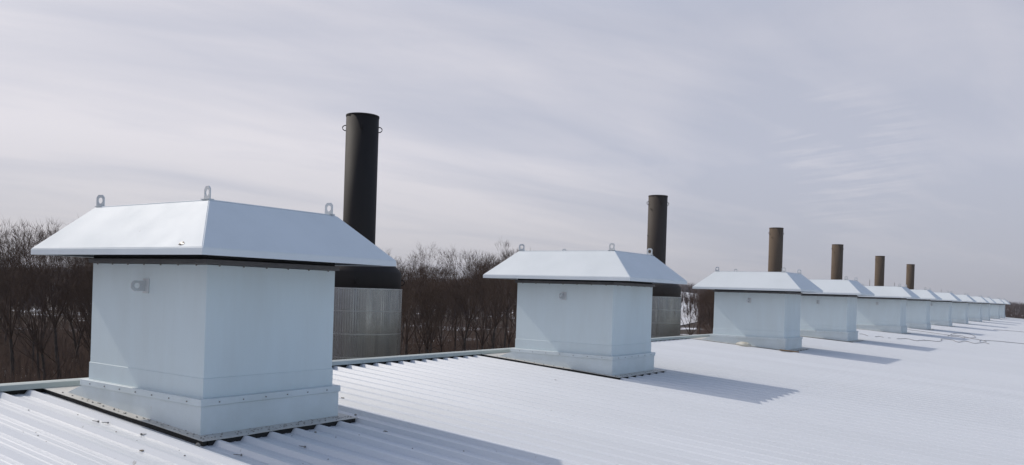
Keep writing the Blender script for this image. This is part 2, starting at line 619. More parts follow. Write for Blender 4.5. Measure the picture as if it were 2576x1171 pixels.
def ring_frame(bm, ox, oy, ix, iy, z0, z1):
    """rectangular ring: outer half sizes ox,oy; inner ix,iy"""
    def sq(x, y, z):
        return [bm.verts.new(p) for p in ((-x, -y, z), (x, -y, z), (x, y, z), (-x, y, z))]
    a, b2, c, d = sq(ox, oy, z0), sq(ox, oy, z1), sq(ix, iy, z0), sq(ix, iy, z1)
    for k in range(4):
        j = (k + 1) % 4
        bm.faces.new((a[k], a[j], b2[j], b2[k]))
        bm.faces.new((c[j], c[k], d[k], d[j]))
        bm.faces.new((b2[k], b2[j], d[j], d[k]))
        bm.faces.new((a[j], a[k], c[k], c[j]))


def zl(z):
    return z - ZC


def screws_mesh(lst):
    """lst of (pos, normal, radius) -> one bmesh of hex heads"""
    bm = bmesh.new()
    for p, n, r in lst:
        q = bmesh.ops.create_cone(bm, cap_ends=True, segments=6, radius1=r, radius2=r * 0.75, depth=0.010)
        rot = Vector((0, 0, 1)).rotation_difference(Vector(n)).to_matrix()
        bmesh.ops.rotate(bm, verts=q['verts'], cent=(0, 0, 0), matrix=rot)
        bmesh.ops.translate(bm, verts=q['verts'], vec=Vector(p) + Vector(n) * 0.004)
    return bm


def lug_bm(wd=0.112, ht=0.138, th=0.010, hole=0.034):
    """upright plate with chamfered head and a round hole, plane XZ, foot at z=0"""
    bm = bmesh.new()
    ch = 0.028
    out = [(-wd / 2, 0), (wd / 2, 0), (wd / 2, ht - ch), (wd / 2 - ch, ht), (-wd / 2 + ch, ht), (-wd / 2, ht - ch)]
    hc = (0, ht - 0.062)
    n = 18
    ang = [2 * math.pi * k / n for k in range(n)]

    def edge_pt(a):
        d = Vector((math.cos(a), math.sin(a)))
        best = None
        for i in range(len(out)):
            p, q = Vector(out[i]), Vector(out[(i + 1) % len(out)])
            e = q - p
            det = d.x * (-e.y) + e.x * d.y
            if abs(det) < 1e-9:
                continue
            rhs = p - Vector(hc)
            tt = (rhs.x * (-e.y) + e.x * rhs.y) / det
            ss = (d.x * rhs.y - d.y * rhs.x) / det
            if tt > 0 and -1e-6 <= ss <= 1 + 1e-6 and (best is None or tt < best):
                best = tt
        return hc[0] + d.x * best, hc[1] + d.y * best
    ang += [math.atan2(p[1] - hc[1], p[0] - hc[0]) % (2 * math.pi) for p in out]
    ang = sorted(set(round(a, 5) for a in ang))
    rr = []
    for y in (-th / 2, th / 2):
        o_ = [bm.verts.new((edge_pt(a)[0], y, edge_pt(a)[1])) for a in ang]
        i_ = [bm.verts.new((hc[0] + hole * math.cos(a), y, hc[1] + hole * math.sin(a))) for a in ang]
        rr.append((o_, i_))
    k = len(ang)
    for i in range(k):
        j = (i + 1) % k
        bm.faces.new((rr[0][0][i], rr[0][0][j], rr[0][1][j], rr[0][1][i]))
        bm.faces.new((rr[1][0][j], rr[1][0][i], rr[1][1][i], rr[1][1][j]))
        bm.faces.new((rr[0][0][j], rr[0][0][i], rr[1][0][i], rr[1][0][j]))
        bm.faces.new((rr[0][1][i], rr[0][1][j], rr[1][1][j], rr[1][1][i]))
    bmesh.ops.recalc_face_normals(bm, faces=bm.faces)
    return bm


def make_vent():
    root = thing('roof_vent', '', 'roof vent', (CX, B / 2, ZC))
    # body: upper casing, and a lower casing lapped a few millimetres proud
    bm = bmesh.new()
    box(bm, -hx, hx, -hy, hy, zl(0.515), zl(ZB))
    bevel(bm, 0.004)
    obj('body', bm, 'vent', root)
    bm = bmesh.new()
    box(bm, -hx - 0.007, hx + 0.007, -hy - 0.007, hy + 0.007, zl(0.26), zl(0.530))
    bevel(bm, 0.003)
    obj('lower_casing', bm, 'vent', root)
    # corner fold strips
    # curb trim band
    ob = 0.070
    bm = bmesh.new()
    ring_frame(bm, hx + ob, hy + ob, hx - 0.01, hy - 0.01, zl(0.277), zl(0.342))
    bevel(bm, 0.003)
    band = obj('trim_band', bm, 'curb', root)
    lst = []
    for k in range(7):
        x = -hx + 0.15 + k * (A - 0.3) / 6
        for sgn in (-1, 1):
            lst.append(((x, sgn * (hy + ob), zl(0.307)), (0, sgn, 0), 0.0075))
    for k in range(6):
        y = -hy + 0.13 + k * (B - 0.26) / 5
        for sgn in (-1, 1):
            lst.append(((sgn * (hx + ob), y, zl(0.307)), (sgn, 0, 0), 0.0075))
    o = obj('screw', screws_mesh(lst), 'screw', band)
    o['kind'] = 'stuff'
    # curb skirt, its foot cut to the roof slope
    oc = 0.056
    bm = bmesh.new()
    v = box(bm, -hx - oc, hx + oc, -hy - oc, hy + oc, 0, 1)
    for p in v:
        p.co.z = zl(0.2765) if p.co.z > 0.5 else zl(rz(p.co.x + CX)) + 0.005
    bevel(bm, 0.003)
    obj('curb_skirt', bm, 'curb', root)
    # foot flange lying on the ribs, running uphill to the ridge flashing
    fx0, fx1 = RIDGE + 0.05 - CX, hx + 0.257
    fy = hy + 0.165
    bm = bmesh.new()
    xs = np.linspace(fx0, fx1, 8)
    ys = np.linspace(-fy, fy, 7)
    top, bot = [], []
    rnd = random.Random(3)
    for i, x in enumerate(xs):
        rt_, rb_ = [], []
        for j, y in enumerate(ys):
            edge = i == 7 or j in (0, 6)
            z = zl(rz(x + CX)) + 0.003 + (rnd.uniform(-0.001, 0.007) if edge else 0)
            rt_.append(bm.verts.new((x, y, z + 0.005)))
            rb_.append(bm.verts.new((x, y, z)))
        top.append(rt_)
        bot.append(rb_)
    for i in range(7):
        for j in range(6):
            bm.faces.new((top[i][j], top[i + 1][j], top[i + 1][j + 1], top[i][j + 1]))
            bm.faces.new((bot[i][j + 1], bot[i + 1][j + 1], bot[i + 1][j], bot[i][j]))
    for i in range(7):
        bm.faces.new((bot[i][0], bot[i + 1][0], top[i + 1][0], top[i][0]))
        bm.faces.new((top[i][6], top[i + 1][6], bot[i + 1][6], bot[i][6]))
    for j in range(6):
        bm.faces.new((bot[7][j], bot[7][j + 1], top[7][j + 1], top[7][j]))
        bm.faces.new((top[0][j], top[0][j + 1], bot[0][j + 1], bot[0][j]))
    fl = obj('base_flange', bm, 'flange', root)
    lst = []
    nn = Vector((SL, 0, 1)).normalized()
    for k in range(13):
        x = fx0 + 0.35 + k * (fx1 - fx0 - 0.45) / 12
        for sgn in (-1, 1):
            lst.append(((x, sgn * (fy - 0.05), zl(rz(x + CX)) + 0.009), nn, 0.011))
    for k in range(11):
        y = -fy + 0.05 + k * (2 * fy - 0.1) / 10
        lst.append(((fx1 - 0.06, y, zl(rz(fx1 - 0.06 + CX)) + 0.009), nn, 0.011))
        lst.append(((fx1 - 0.13, y + 0.06, zl(rz(fx1 - 0.13 + CX)) + 0.009), nn, 0.009))
    o = obj('screw', screws_mesh(lst[:-1]), 'screw', fl)
    o['kind'] = 'stuff'
    # black foam closure between the flange and the pans
    bm = bmesh.new()
    for (xa, xb, ya, yb) in ((fx0, fx1 - 0.02, -fy + 0.02, -fy + 0.06), (fx0, fx1 - 0.02, fy - 0.06, fy - 0.02), (fx1 - 0.055, fx1 - 0.015, -fy + 0.07, fy - 0.07)):
        v = box(bm, xa, xb, ya, yb, 0, 1)
        for p in v:
            p.co.z = zl(rz(p.co.x + CX)) + (0.002 if p.co.z > 0.5 else -RIB_H - 0.002)
    obj('closure_strip', bm, 'foam', root)
    # sloping saddle plate between the curb and the ridge flashing
    bm = bmesh.new()
    xa, xb = fx0 + 0.04, -hx - oc
    za, zb = zl(rz(xa + CX)) + 0.010, zl(0.271)
    zf = zl(rz(xb + CX)) + 0.010
    va = [bm.verts.new((xa + 0.30, y, zl(rz(xa + 0.30 + CX)) + 0.0095)) for y in (-hy - oc, hy + oc)]
    vb = [bm.verts.new((xb + 0.002, y, zb)) for y in (-hy - oc, hy + oc)]
    vc = [bm.verts.new((xb + 0.002, y, zf)) for y in (-hy - oc, hy + oc)]
    bm.faces.new((va[0], vb[0], vb[1], va[1]))
    bm.faces.new((va[0], vc[0], vb[0]))
    bm.faces.new((va[1], vb[1], vc[1]))
    bm.faces.new((vc[0], va[0], va[1], vc[1]))
    bmesh.ops.recalc_face_normals(bm, faces=bm.faces)
    obj('saddle_plate', bm, 'curb', root)
    # dark collar round the top of the body
    bm = bmesh.new()
    ring_frame(bm, hx + 0.034, hy + 0.034, hx - 0.02, hy - 0.02, zl(ZB + 0.004), zl(ZB + 0.052))
    bevel(bm, 0.003)
    cl_ = obj('collar', bm, 'collar', root)
    lst = []
    for k in range(7):
        x = -hx + 0.14 + k * (A - 0.28) / 6
        for sgn in (-1, 1):
            lst.append(((x, sgn * (hy + 0.020), zl(ZB - 0.004)), (0, sgn, 0), 0.012))
    for k in range(6):
        y = -hy + 0.12 + k * (B - 0.24) / 5
        for sgn in (-1, 1):
            lst.append(((sgn * (hx + 0.020), y, zl(ZB - 0.004)), (sgn, 0, 0), 0.012))
    o = obj('screw', screws_mesh(lst), 'screw', cl_)
    o['kind'] = 'stuff'
    # hood: folded sheet pyramid, open below, with a fascia and a turned-in lip
    ox, oy = hx + OHV, hy + OHU
    bm = bmesh.new()

    def sq(x, y, z):
        return [bm.verts.new(p) for p in ((-x, -y, z), (x, -y, z), (x, y, z), (-x, y, z))]
    rings = [sq(ox - 0.045, oy - 0.045, zl(ZE + 0.004)), sq(ox - 0.045, oy - 0.045, zl(ZE)), sq(ox, oy, zl(ZE)), sq(ox, oy, zl(ZF)), sq(hx + 0.002, hy + 0.004, zl(ZT)), ]
    inner = [sq(ox - 0.006, oy - 0.006, zl(ZE + 0.004)), sq(ox - 0.006, oy - 0.006, zl(ZF - 0.006)), sq(hx - 0.004, hy - 0.004, zl(ZT - 0.008))]
    for a, c in zip(rings, rings[1:]):
        for k in range(4):
            j = (k + 1) % 4
            bm.faces.new((a[k], a[j], c[j], c[k]))
    bm.faces.new(rings[-1])
    for a, c in ((rings[0], inner[0]), (inner[0], inner[1]), (inner[1], inner[2])):
        for k in range(4):
            j = (k + 1) % 4
            bm.faces.new((a[j], a[k], c[k], c[j]))
    bm.faces.new(inner[2][::-1])
    bmesh.ops.recalc_face_normals(bm, faces=bm.faces)
    ed = [e for e in bm.edges if all(abs(v_.co.z - zl(ZF)) < 1e-4 or v_.co.z > zl(ZT) - 1e-4 for v_ in e.verts)]
    bmesh.ops.bevel(bm, geom=ed, offset=0.006, segments=2, affect='EDGES')
    hood = obj('hood', bm, 'hood', root)
    bm = bmesh.new()
    box(bm, -hx + 0.012, hx - 0.012, -hy + 0.012, hy - 0.012, zl(ZT + 0.001), zl(ZT + 0.013))
    bevel(bm, 0.003)
    obj('top_plate', bm, 'hood', hood)
    lb = None
    for (x, y, an) in ((-hx + 0.05, -hy + 0.035, 14), (hx - 0.075, -hy + 0.030, -6), (hx - 0.055, hy - 0.07, 4), (-hx + 0.08, hy - 0.055, 0)):
        if lb is None:
            o = obj('lifting_lug', lug_bm(), 'lug', hood)
            lb = o.data
        else:
            o = link('lifting_lug', lb, 'lug', hood)
        o.location = (x, y, zl(ZT + 0.006))
        o.rotation_euler = (0, 0, R(an))
        bm = bmesh.new()
        box(bm, -0.065, 0.065, -0.03, 0.03, 0, 0.008)
        obj('lug_foot', bm, 'lug', hood).location = (x, y, zl(ZT + 0.0125))
    # bird screen: solid black ring, mesh and the hood's dark inside put into its colour
    bm = bmesh.new()
    ring_frame(bm, ox - 0.008, oy - 0.008, hx + 0.0, hy + 0.0, zl(ZE + 0.030), zl(ZE + 0.034))
    obj('bird_screen', bm, 'screen', root)
    bm = bmesh.new()
    ring_frame(bm, hx - 0.004, hy - 0.004, hx - 0.03, hy - 0.03, zl(ZB + 0.05), zl(ZE + 0.20))
    obj('throat', bm, 'screen', root)
    # lifting lug bolted to the casing, on the side facing along the row
    bm = bmesh.new()
    box(bm, -0.055, 0.055, 0, 0.008, -0.075, 0.075)
    bevel(bm, 0.002)
    pl = obj('lug_mount', bm, 'lug', root, loc=(0.02, -hy - 0.008, zl(1.385)))
    bm = lug_bm(0.105, 0.15, 0.013, 0.030)
    bmesh.ops.rotate(bm, verts=bm.verts, cent=(0, 0, 0), matrix=Matrix.Rotation(R(90), 3, 'X'))     # head now points to -Y
    bmesh.ops.rotate(bm, verts=bm.verts, cent=(0, 0, 0), matrix=Matrix.Rotation(R(90), 3, 'Y'))     # plate upright
    o = obj('lifting_lug', bm, 'lug', pl, loc=(-0.01, 0.002, 0))
    return root


UU = [0, 8.168, 18.526, 26.167, 37.116, 45.185, 55.102, 65.156, 76.58, 85.071, 97.87, 106.614]
LAB = ['largest and nearest white roof vent with a small dark dent low on its hood',
       'white roof vent between the two darkest stacks, clear of its neighbours, with a sunlit hood',
       'white roof vent with a pale cream sack lying against its curb',
       'white roof vent just beyond the one with the sack, its hood overlapped by that hood',
       'white roof vent behind the short squiggles of loose cord on the roof',
       'white roof vent sixth along the row, next one past the start of the loose cord',
       'white roof vent seventh along the row, its shadow reaching beyond the tangle of cable',
       'white roof vent eighth along the row, between the last brown stack and the far end',
       'white roof vent ninth along the row, a small hood seen edge on',
       'white roof vent tenth along the row, third from the far end',
       'white roof vent eleventh along the row, last but one',
       'white roof vent at the far end of the row, nearest the dark wood']
G_V = 'white hooded vents in a row along the roof'
v0 = make_vent()
vents = []
for k, u in enumerate(UU):
    r = v0 if k == 0 else copy_tree(v0)
    r.location = (CX, u + B / 2, ZC)
    r['label'] = LAB[k]
    r['group'] = G_V
    if k:
        r.rotation_euler = (0, 0, R(random.uniform(-0.4, 0.4)))
    vents.append(r)
# the dent in the near hood: torn coating round a small crushed pocket
hood0 = [c for c in v0.children if c.name.startswith('hood')][0]
bm = bmesh.new()
rnd = random.Random(5)
bmesh.ops.create_icosphere(bm, subdivisions=2, radius=1)
for q in bm.verts:
    f = 1 + rnd.uniform(-.45, .45)
    q.co = Vector((q.co.x * 0.038 * f, q.co.y * 0.012, q.co.z * 0.022 * f))
bmesh.ops.rotate(bm, verts=bm.verts, cent=(0, 0, 0), matrix=Matrix.Rotation(R(-43), 3, 'X'))
hf = (-hy - OHU) + 0.030
o = obj('dent', bm, 'dent', hood0, loc=(hx + OHV - 0.36, hf, zl(ZF + 0.033)))
o['label'] = 'small dark crushed dent low on the hood'

# ------------------------------------------------------------------ exhaust stacks
SU = [11.086, 30.282, 48.69, 65.479, 83.347, 102.001]
SR, SD = 0.447, 1.23
ST, SJ, SB = 6.15, 1.40, 1.84
SX = -9.5


def make_stack(mname):
    root = thing('exhaust_stack', '', 'chimney', (SX, 0, GROUND))
    z = -GROUND
    bm = bmesh.new()
    box(bm, -1.7, 1.7, -1.7, 1.7, -0.3, 0.25)
    bevel(bm, 0.03)
    obj('footing', bm, 'concrete', root)
    # corrugated jacket sheets
    n = 116
    hgt = 0.61
    bm = bmesh.new()
    prof4 = [(0.0, 0), (0.25, 0.006), (0.5, 0.006), (0.75, 0)]
    ra = []
    for zz in (0.0, hgt):
        ra.append([])
        for k in range(n):
            for fr, dr in prof4:
                a = 2 * math.pi * (k + fr) / n
                ra[-1].append(bm.verts.new(((SD - 0.006 + dr) * math.cos(a), (SD - 0.006 + dr) * math.sin(a), zz)))
    mm = len(ra[0])
    for k in range(mm):
        j = (k + 1) % mm
        bm.faces.new((ra[0][k], ra[0][j], ra[1][j], ra[1][k]))
    sheet = None
    zz = z + SJ - hgt
    while zz > 0.2:
        if sheet is None:
            o = obj('jacket_sheet', bm, 'jacket', root, loc=(0, 0, zz))
            sheet = o.data
        else:
            o = link('jacket_sheet', sheet, 'jacket', root, loc=(0, 0, zz))
        o.rotation_euler = (0, 0, random.uniform(-.01, .01))
        zz -= hgt
    # straps round the joints
    bm = bmesh.new()
    rg = lathe(bm, [(SD + 0.001, -0.010), (SD + 0.004, -0.010), (SD + 0.004, 0.010), (SD + 0.001, 0.010)], 64)
    first = None
    for q in range(0, 14):
        zq = z + SJ - hgt * q - (0.016 if q == 0 else 0)
        if first is None:
            o = obj('jacket_strap', bm, 'jband', root, loc=(0, 0, zq))
            first = o.data
        else:
            link('jacket_strap', first, 'jband', root, loc=(0, 0, zq))
    # dark head: short drum, sloping shoulder, pipe
    bm = bmesh.new()
    rr_ = SD * 0.97
    lathe(bm, [(rr_ - .1, z + SJ - 0.4), (rr_, z + SJ - 0.4), (rr_, z + SB - .03), (rr_ - 0.02, z + SB + 0.03), (SR + 0.35, z + SB + 0.42), (SR + 0.05, z + SB + 0.62), (SR, z + SB + 0.68)], 56)
    head = obj('silencer_head', bm, mname, root, smooth=False)
    for p in head.data.polygons:
        p.use_smooth = True
    bm = bmesh.new()
    lathe(bm, [(SR, z + SB + 0.6), (SR, z + ST), (SR - 0.012, z + ST), (SR - 0.012, z + SB + 0.9)], 48)
    pipe = obj('pipe', bm, mname, root)
    for p in pipe.data.polygons:
        p.use_smooth = len(p.vertices) == 4 and abs(p.normal.z) < 0.5
    bm = bmesh.new()
    lathe(bm, [(SR + 0.001, z + ST - 0.045), (SR + 0.010, z + ST - 0.045), (SR + 0.010, z + ST - 0.001), (SR + 0.001, z + ST - 0.001)], 48)
    obj('rim', bm, mname, pipe)
    # half-ring lifting eyes
    eye = None

    def eye_at(rad_, a, zz, par):
        nonlocal eye
        if eye is None:
            bm = bmesh.new()
            tube_pts(bm, [(-0.01, 0, 0.075), (0.045, 0, 0.066), (0.082, 0, 0.035), (0.094, 0, 0), (0.082, 0, -0.035), (0.045, 0, -0.066), (-0.01, 0, -0.075)], 0.014, 6)
            o = obj('lifting_eye', bm, mname, par)
            eye = o.data
        else:
            o = link('lifting_eye', eye, mname, par)
        o.location = (rad_ * math.cos(a), rad_ * math.sin(a), zz)
        o.rotation_euler = (0, 0, a)
    a0 = math.atan2(16.2, 15.2)           # seen from the roof these stand out left and right
    for q in range(4):
        eye_at(SR, R(43.5 + 90 * q), z + ST - 0.36, pipe)
    for q in range(4):
        eye_at(rr_, R(43.5 + 90 * q), z + SJ + 0.17, head)
    # small bolt bosses on the pipe
    bm = bmesh.new()
    for a, zz in ((R(228), z + ST - 1.9), (R(70), z + ST - 0.8), (R(310), z + ST - 2.7), (R(250), z + ST - 0.65)):
        q = bmesh.ops.create_cone(bm, cap_ends=True, segments=8, radius1=0.022, radius2=0.022, depth=0.07)
        bmesh.ops.rotate(bm, verts=q['verts'], cent=(0, 0, 0), matrix=Matrix.Rotation(R(90), 3, 'Y'))
        bmesh.ops.rotate(bm, verts=q['verts'], cent=(0, 0, 0), matrix=Matrix.Rotation(a, 3, 'Z'))
        bmesh.ops.translate(bm, verts=q['verts'], vec=(SR * math.cos(a), SR * math.sin(a), zz))
    if mname != 'near_stack':
        obj('test_port', bm, mname, pipe)
    else:
        bm.free()
    return root


SLAB = ['tallest nearest exhaust stack, near black, on a wide drum wrapped in corrugated silver sheet',
        'dark brown-black exhaust stack whose silver drum shows right of the second vent',
        'brown exhaust stack behind the vent with the sack, thickest of the brown ones',
        'brown exhaust stack fourth along the row, just right of the two closely set hood eyes',
        'thin brown exhaust stack last but one along the row',
        'shortest and farthest brown exhaust stack at the right end of the row']
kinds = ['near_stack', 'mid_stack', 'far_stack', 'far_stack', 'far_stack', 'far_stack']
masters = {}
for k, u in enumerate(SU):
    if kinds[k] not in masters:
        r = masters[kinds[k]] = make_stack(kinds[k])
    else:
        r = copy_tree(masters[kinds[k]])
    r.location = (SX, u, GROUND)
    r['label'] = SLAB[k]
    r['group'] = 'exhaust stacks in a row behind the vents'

# ------------------------------------------------------------------ small things on the roof
def pan(x):
    return rz(x) - RIB_H + 0.001


def loose_screw(x, y, ang, label, s=1.0):
    bm = bmesh.new()
    q = bmesh.ops.create_cone(bm, cap_ends=True, segments=6, radius1=0.0035 * s, radius2=0.0045 * s, depth=0.062 * s)
    bmesh.ops.rotate(bm, verts=q['verts'], cent=(0, 0, 0), matrix=Matrix.Rotation(R(90), 3, 'Y'))
    q = bmesh.ops.create_cone(bm, cap_ends=True, segments=6, radius1=0.011 * s, radius2=0.009 * s, depth=0.011 * s)
    bmesh.ops.rotate(bm, verts=q['verts'], cent=(0, 0, 0), matrix=Matrix.Rotation(R(90), 3, 'Y'))
    bmesh.ops.translate(bm, verts=q['verts'], vec=(0.033 * s, 0, 0))
    o = obj('loose_screw', bm, 'screw')
    o.location = (x, y, rz(x) - RIB_H + 0.011 * s + 0.005)
    o.rotation_euler = (0, R(4), R(ang))
    tag(o, label, 'screw', 'loose screws on the roof')


loose_screw(-1.129, -0.426, 30, 'left one of two loose screws lying end to end below the near vent flange', 1.0)
loose_screw(-1.027, -0.385, 34, 'right one of two loose screws lying end to end below the near vent flange', 1.0)
loose_screw(-0.404, -0.338, 205, 'single loose screw with its head to the left near the flange corner', 1.0)
loose_screw(0.698, -0.112, 40, 'loose screw in the lit pan just right of the near flange corner', 1.1)
loose_screw(0.78, 0.542, 20, 'loose screw lying in the shadow of the near vent', 1.0)


def bit(name, x, y, sx, sy, sz, m, label, cat, seed, onrib=False, rot=0, group=None):
    rnd = random.Random(seed)
    bm = bmesh.new()
    bmesh.ops.create_icosphere(bm, subdivisions=2, radius=1)
    off = Vector((seed * 3.1, seed * 1.7, 0))
    for q in bm.verts:
        f = 1 + (0.3 if name == 'smudge' else 0.55) * mnoise.noise(q.co * 1.6 + off)
        if name == 'dry_leaf':
            f *= 0.75
        q.co = Vector((q.co.x * sx * f, q.co.y * sy * f, max(q.co.z, -0.6) * sz * f))
    o = obj(name, bm, m)
    o.location = (x, y, (rz(x) if onrib else pan(x)) + 0.6 * sz)
    o.rotation_euler = (0, R(3.8), R(rot))
    return tag(o, label, cat, group)


bit('dry_leaf', 0.095, -0.648, 0.026, 0.012, 0.012, 'leaf', 'pale curled dry leaf on the lit roof left of the near flange corner', 'leaf', 1, rot=40)
bit('stone', 0.261, -0.214, 0.022, 0.022, 0.030, 'stone', 'small dark stone stuck under the front corner of the near flange', 'stone', 2)
bit('stone', 0.233, -0.245, 0.016, 0.020, 0.016, 'stone', 'smaller pebble beside the stone at the near flange corner', 'stone', 12)
bit('dry_leaf', 2.188, 2.197, 0.030, 0.014, 0.016, 'stone', 'dark scrap near the end of the nearest vent shadow', 'debris', 3, rot=15)
bit('dry_leaf', 2.426, 4.885, 0.036, 0.014, 0.010, 'stone', 'longer of two dark scraps side by side on the open roof', 'debris', 4, rot=25)
bit('dry_leaf', 2.477, 5.187, 0.028, 0.022, 0.016, 'stone', 'rounder of two dark scraps side by side on the open roof', 'debris', 5)
bit('dry_leaf', -0.334, 6.829, 0.030, 0.016, 0.012, 'stone', 'grey scrap on the roof below the flange of the vent between the dark stacks', 'debris', 6)
bit('dry_leaf', 3.213, 7.251, 0.05, 0.018, 0.010, 'stone', 'brown twig-like scrap just right of the long vent shadow tip', 'debris', 7, rot=20)
bit('dry_leaf', 3.702, 8.398, 0.05, 0.016, 0.012, 'stone', 'thin scrap lying alone furthest right on the open roof', 'debris', 8, rot=10)
bit('dry_leaf', 3.646, 4.825, 0.035, 0.018, 0.020, 'stone', 'dark crumpled scrap low on the right half of the roof', 'debris', 9, rot=30)
bit('dry_leaf', 0.751, 1.691, 0.035, 0.010, 0.010, 'stone', 'thin dark scrap beside the near flange in shadow', 'debris', 10, rot=15)
bit('dry_leaf', 0.403, 1.035, 0.016, 0.016, 0.018, 'stone', 'small dark crumb under the edge of the near flange', 'debris', 11)
bit('dry_leaf', -0.024, 2.001, 0.022, 0.018, 0.016, 'stone', 'dark crumb at the far corner of the near flange', 'debris', 13)
bit('dry_leaf', -0.881, 2.594, 0.040, 0.014, 0.010, 'stone', 'dark strip on the roof behind the curb of the near vent', 'debris', 14, rot=8)
bit('dry_leaf', 2.607, 11.038, 0.05, 0.016, 0.012, 'stone', 'small scrap between the second and third vent shadows', 'debris', 15, rot=8)
rnd = random.Random(21)
sv, sf = [], []
for k in range(520):             # grit and crumbs, uncountable
    x = rnd.uniform(-2.4, 8)
    y = rnd.uniform(-3, 18) if rnd.random() < 0.7 else rnd.gauss(0.8, 0.8)
    yy = (y - RIB_Y) % PITCH_R
    if yy < 0.07 or yy > 0.23:
        continue
    screw_head(x, y, pan(x) + 0.001, rnd.uniform(0.004, 0.010), rnd.uniform(0.003, 0.008), 5)
for k in range(110):             # grit caught on the near flange
    if rnd.random() < 0.65:
        x, y = rnd.uniform(0.075, 0.24), rnd.uniform(-0.1, 1.74)
    else:
        x, y = rnd.uniform(-2.0, 0.2), rnd.uniform(-0.14, -0.06)
    screw_head(x, y, rz(x) + 0.012, rnd.uniform(0.004, 0.009), rnd.uniform(0.003, 0.007), 5)
o = link('roof_grit', npmesh('roof_grit', sv, sf), 'stone')
tag(o, 'scattered grit and crumbs on the white roof', 'grit', kind='stuff')
# grit on the near flange
# cables
def cable(name, pts, r, label, cat='cable'):
    bm = bmesh.new()
    p3 = [Vector((x, y, rz(x) + r + 0.004 + 0.0)) for x, y in pts]
    dense = []
    for i in range(len(p3) - 1):
        a = p3[max(i - 1, 0)]
        b_, c_ = p3[i], p3[i + 1]
        d_ = p3[min(i + 2, len(p3) - 1)]
        for q in range(4):
            t_ = q / 4
            dense.append(0.5 * ((2 * b_) + (c_ - a) * t_ + (2 * a - 5 * b_ + 4 * c_ - d_) * t_ ** 2 + (3 * b_ - a - 3 * c_ + d_) * t_ ** 3))
    dense.append(p3[-1])
    tube_pts(bm, dense, r, 5)
    tag(obj(name, bm, 'cable', smooth=True), label, cat, 'cables lying on the roof')


cable('cable', [(0.779, 31.652), (0.923, 32.448), (1.066, 32.608), (1.28, 32.181), (1.504, 31.844), (1.475, 32.511), (1.567, 32.621), (1.568, 33.288), (1.659, 32.812), (1.731, 33.246), (2.027, 33.221), (2.119, 33.735), (2.019, 35.03), (1.898, 35.861), (2.112, 36.232), (2.316, 36.168), (2.519, 35.225), (2.722, 34.777), (2.734, 36.03), (2.908, 36.26), (3.202, 35.295), (3.325, 35.758), (3.46, 37.17), (3.723, 36.226)], 0.011, 'long wavy dark cord snaking across the roof in front of the tangle')
cable('cable', [(1.729, 39.647), (1.561, 43.637), (1.717, 45.678), (2.023, 45.733), (2.399, 44.237), (2.732, 41.449), (2.526, 40.32), (2.11, 41.794), (1.833, 41.172), (1.822, 39.999), (2.149, 40.307), (2.443, 39.472), (2.384, 40.737), (2.862, 39.646), (3.086, 39.551), (3.246, 37.75), (3.157, 39.348), (3.461, 38.271), (3.309, 39.032), (3.453, 39.565), (3.963, 40.122), (4.849, 40.298), (9, 41.3), (16, 42.4)], 0.011, 'tangled dark cable that runs straight off to the right edge')
cable('cable', [(-0.526, 42.432), (0.455, 41.887), (1.639, 40.893)], 0.011, 'straight cable leading from the vents into the tangle')
cable('cable', [(2.367, 57.981), (3.134, 58.537), (4.042, 59.16), (9, 60.4), (16, 61.4)], 0.011, 'thin cable running straight across the far roof beyond the tangle')
cable('cable', [(-0.795, 32.22), (-0.661, 32.309), (-0.304, 31.424)], 0.010, 'short scrap of cord nearest the fourth vent')
cable('cable', [(0.002, 31.359), (0.023, 32.067), (0.258, 31.679)], 0.010, 'short curved scrap of cord left of the long wavy cord')
cable('cable', [(0.452, 31.606), (0.503, 31.666), (0.544, 31.635)], 0.010, 'shortest scrap of cord, a dash beside the long wavy cord')
# a lump put in for a blurred smudge, and a board at the third vent
bit('smudge', -1.026, 18.137, 0.22, 0.09, 0.085, 'smudge', 'lump put in for a blurred pale cream sack lying against the curb of the third vent', 'smudge', 30, onrib=True)
bm = bmesh.new()
box(bm, -0.26, 0.26, -0.05, 0.05, 0, 0.022)
bevel(bm, 0.003)
o = obj('board', bm, 'wood')
o.location = (0.221, 18.321, rz(0.221) + 0.012)
o.rotation_euler = (0, R(3.8), R(10))
tag(o, 'short brown board lying at the flange corner of a vent', 'board')
# lightning rods on the ridge
for k, (u, z, lab) in enumerate(((45.01, 2.76, 'thin lightning rod just left of the fifth stack'), (52.8, 2.79, 'thin lightning rod between the fifth and sixth stacks'), (75.53, 2.81, 'thin lightning rod beyond the sixth stack'), (112.7, 2.79, 'thin lightning rod near the far end of the row'))):
    r = thing('lightning_rod', lab, 'lightning rod', (RIDGE - 0.1, u, rz(RIDGE) + 0.062), 'thin rods standing on the ridge')
    bm = bmesh.new()
    h = z - rz(RIDGE) - 0.06
    lathe(bm, [(0.016, 0.02), (0.014, h * 0.8), (0.010, h - 0.05), (0.001, h)], 6)
    obj('rod', bm, 'rod', r)
    bm = bmesh.new()
    box(bm, -0.06, 0.06, -0.06, 0.06, 0, 0.02)
    obj('base_plate', bm, 'rod', r)

# ------------------------------------------------------------------ bare trees


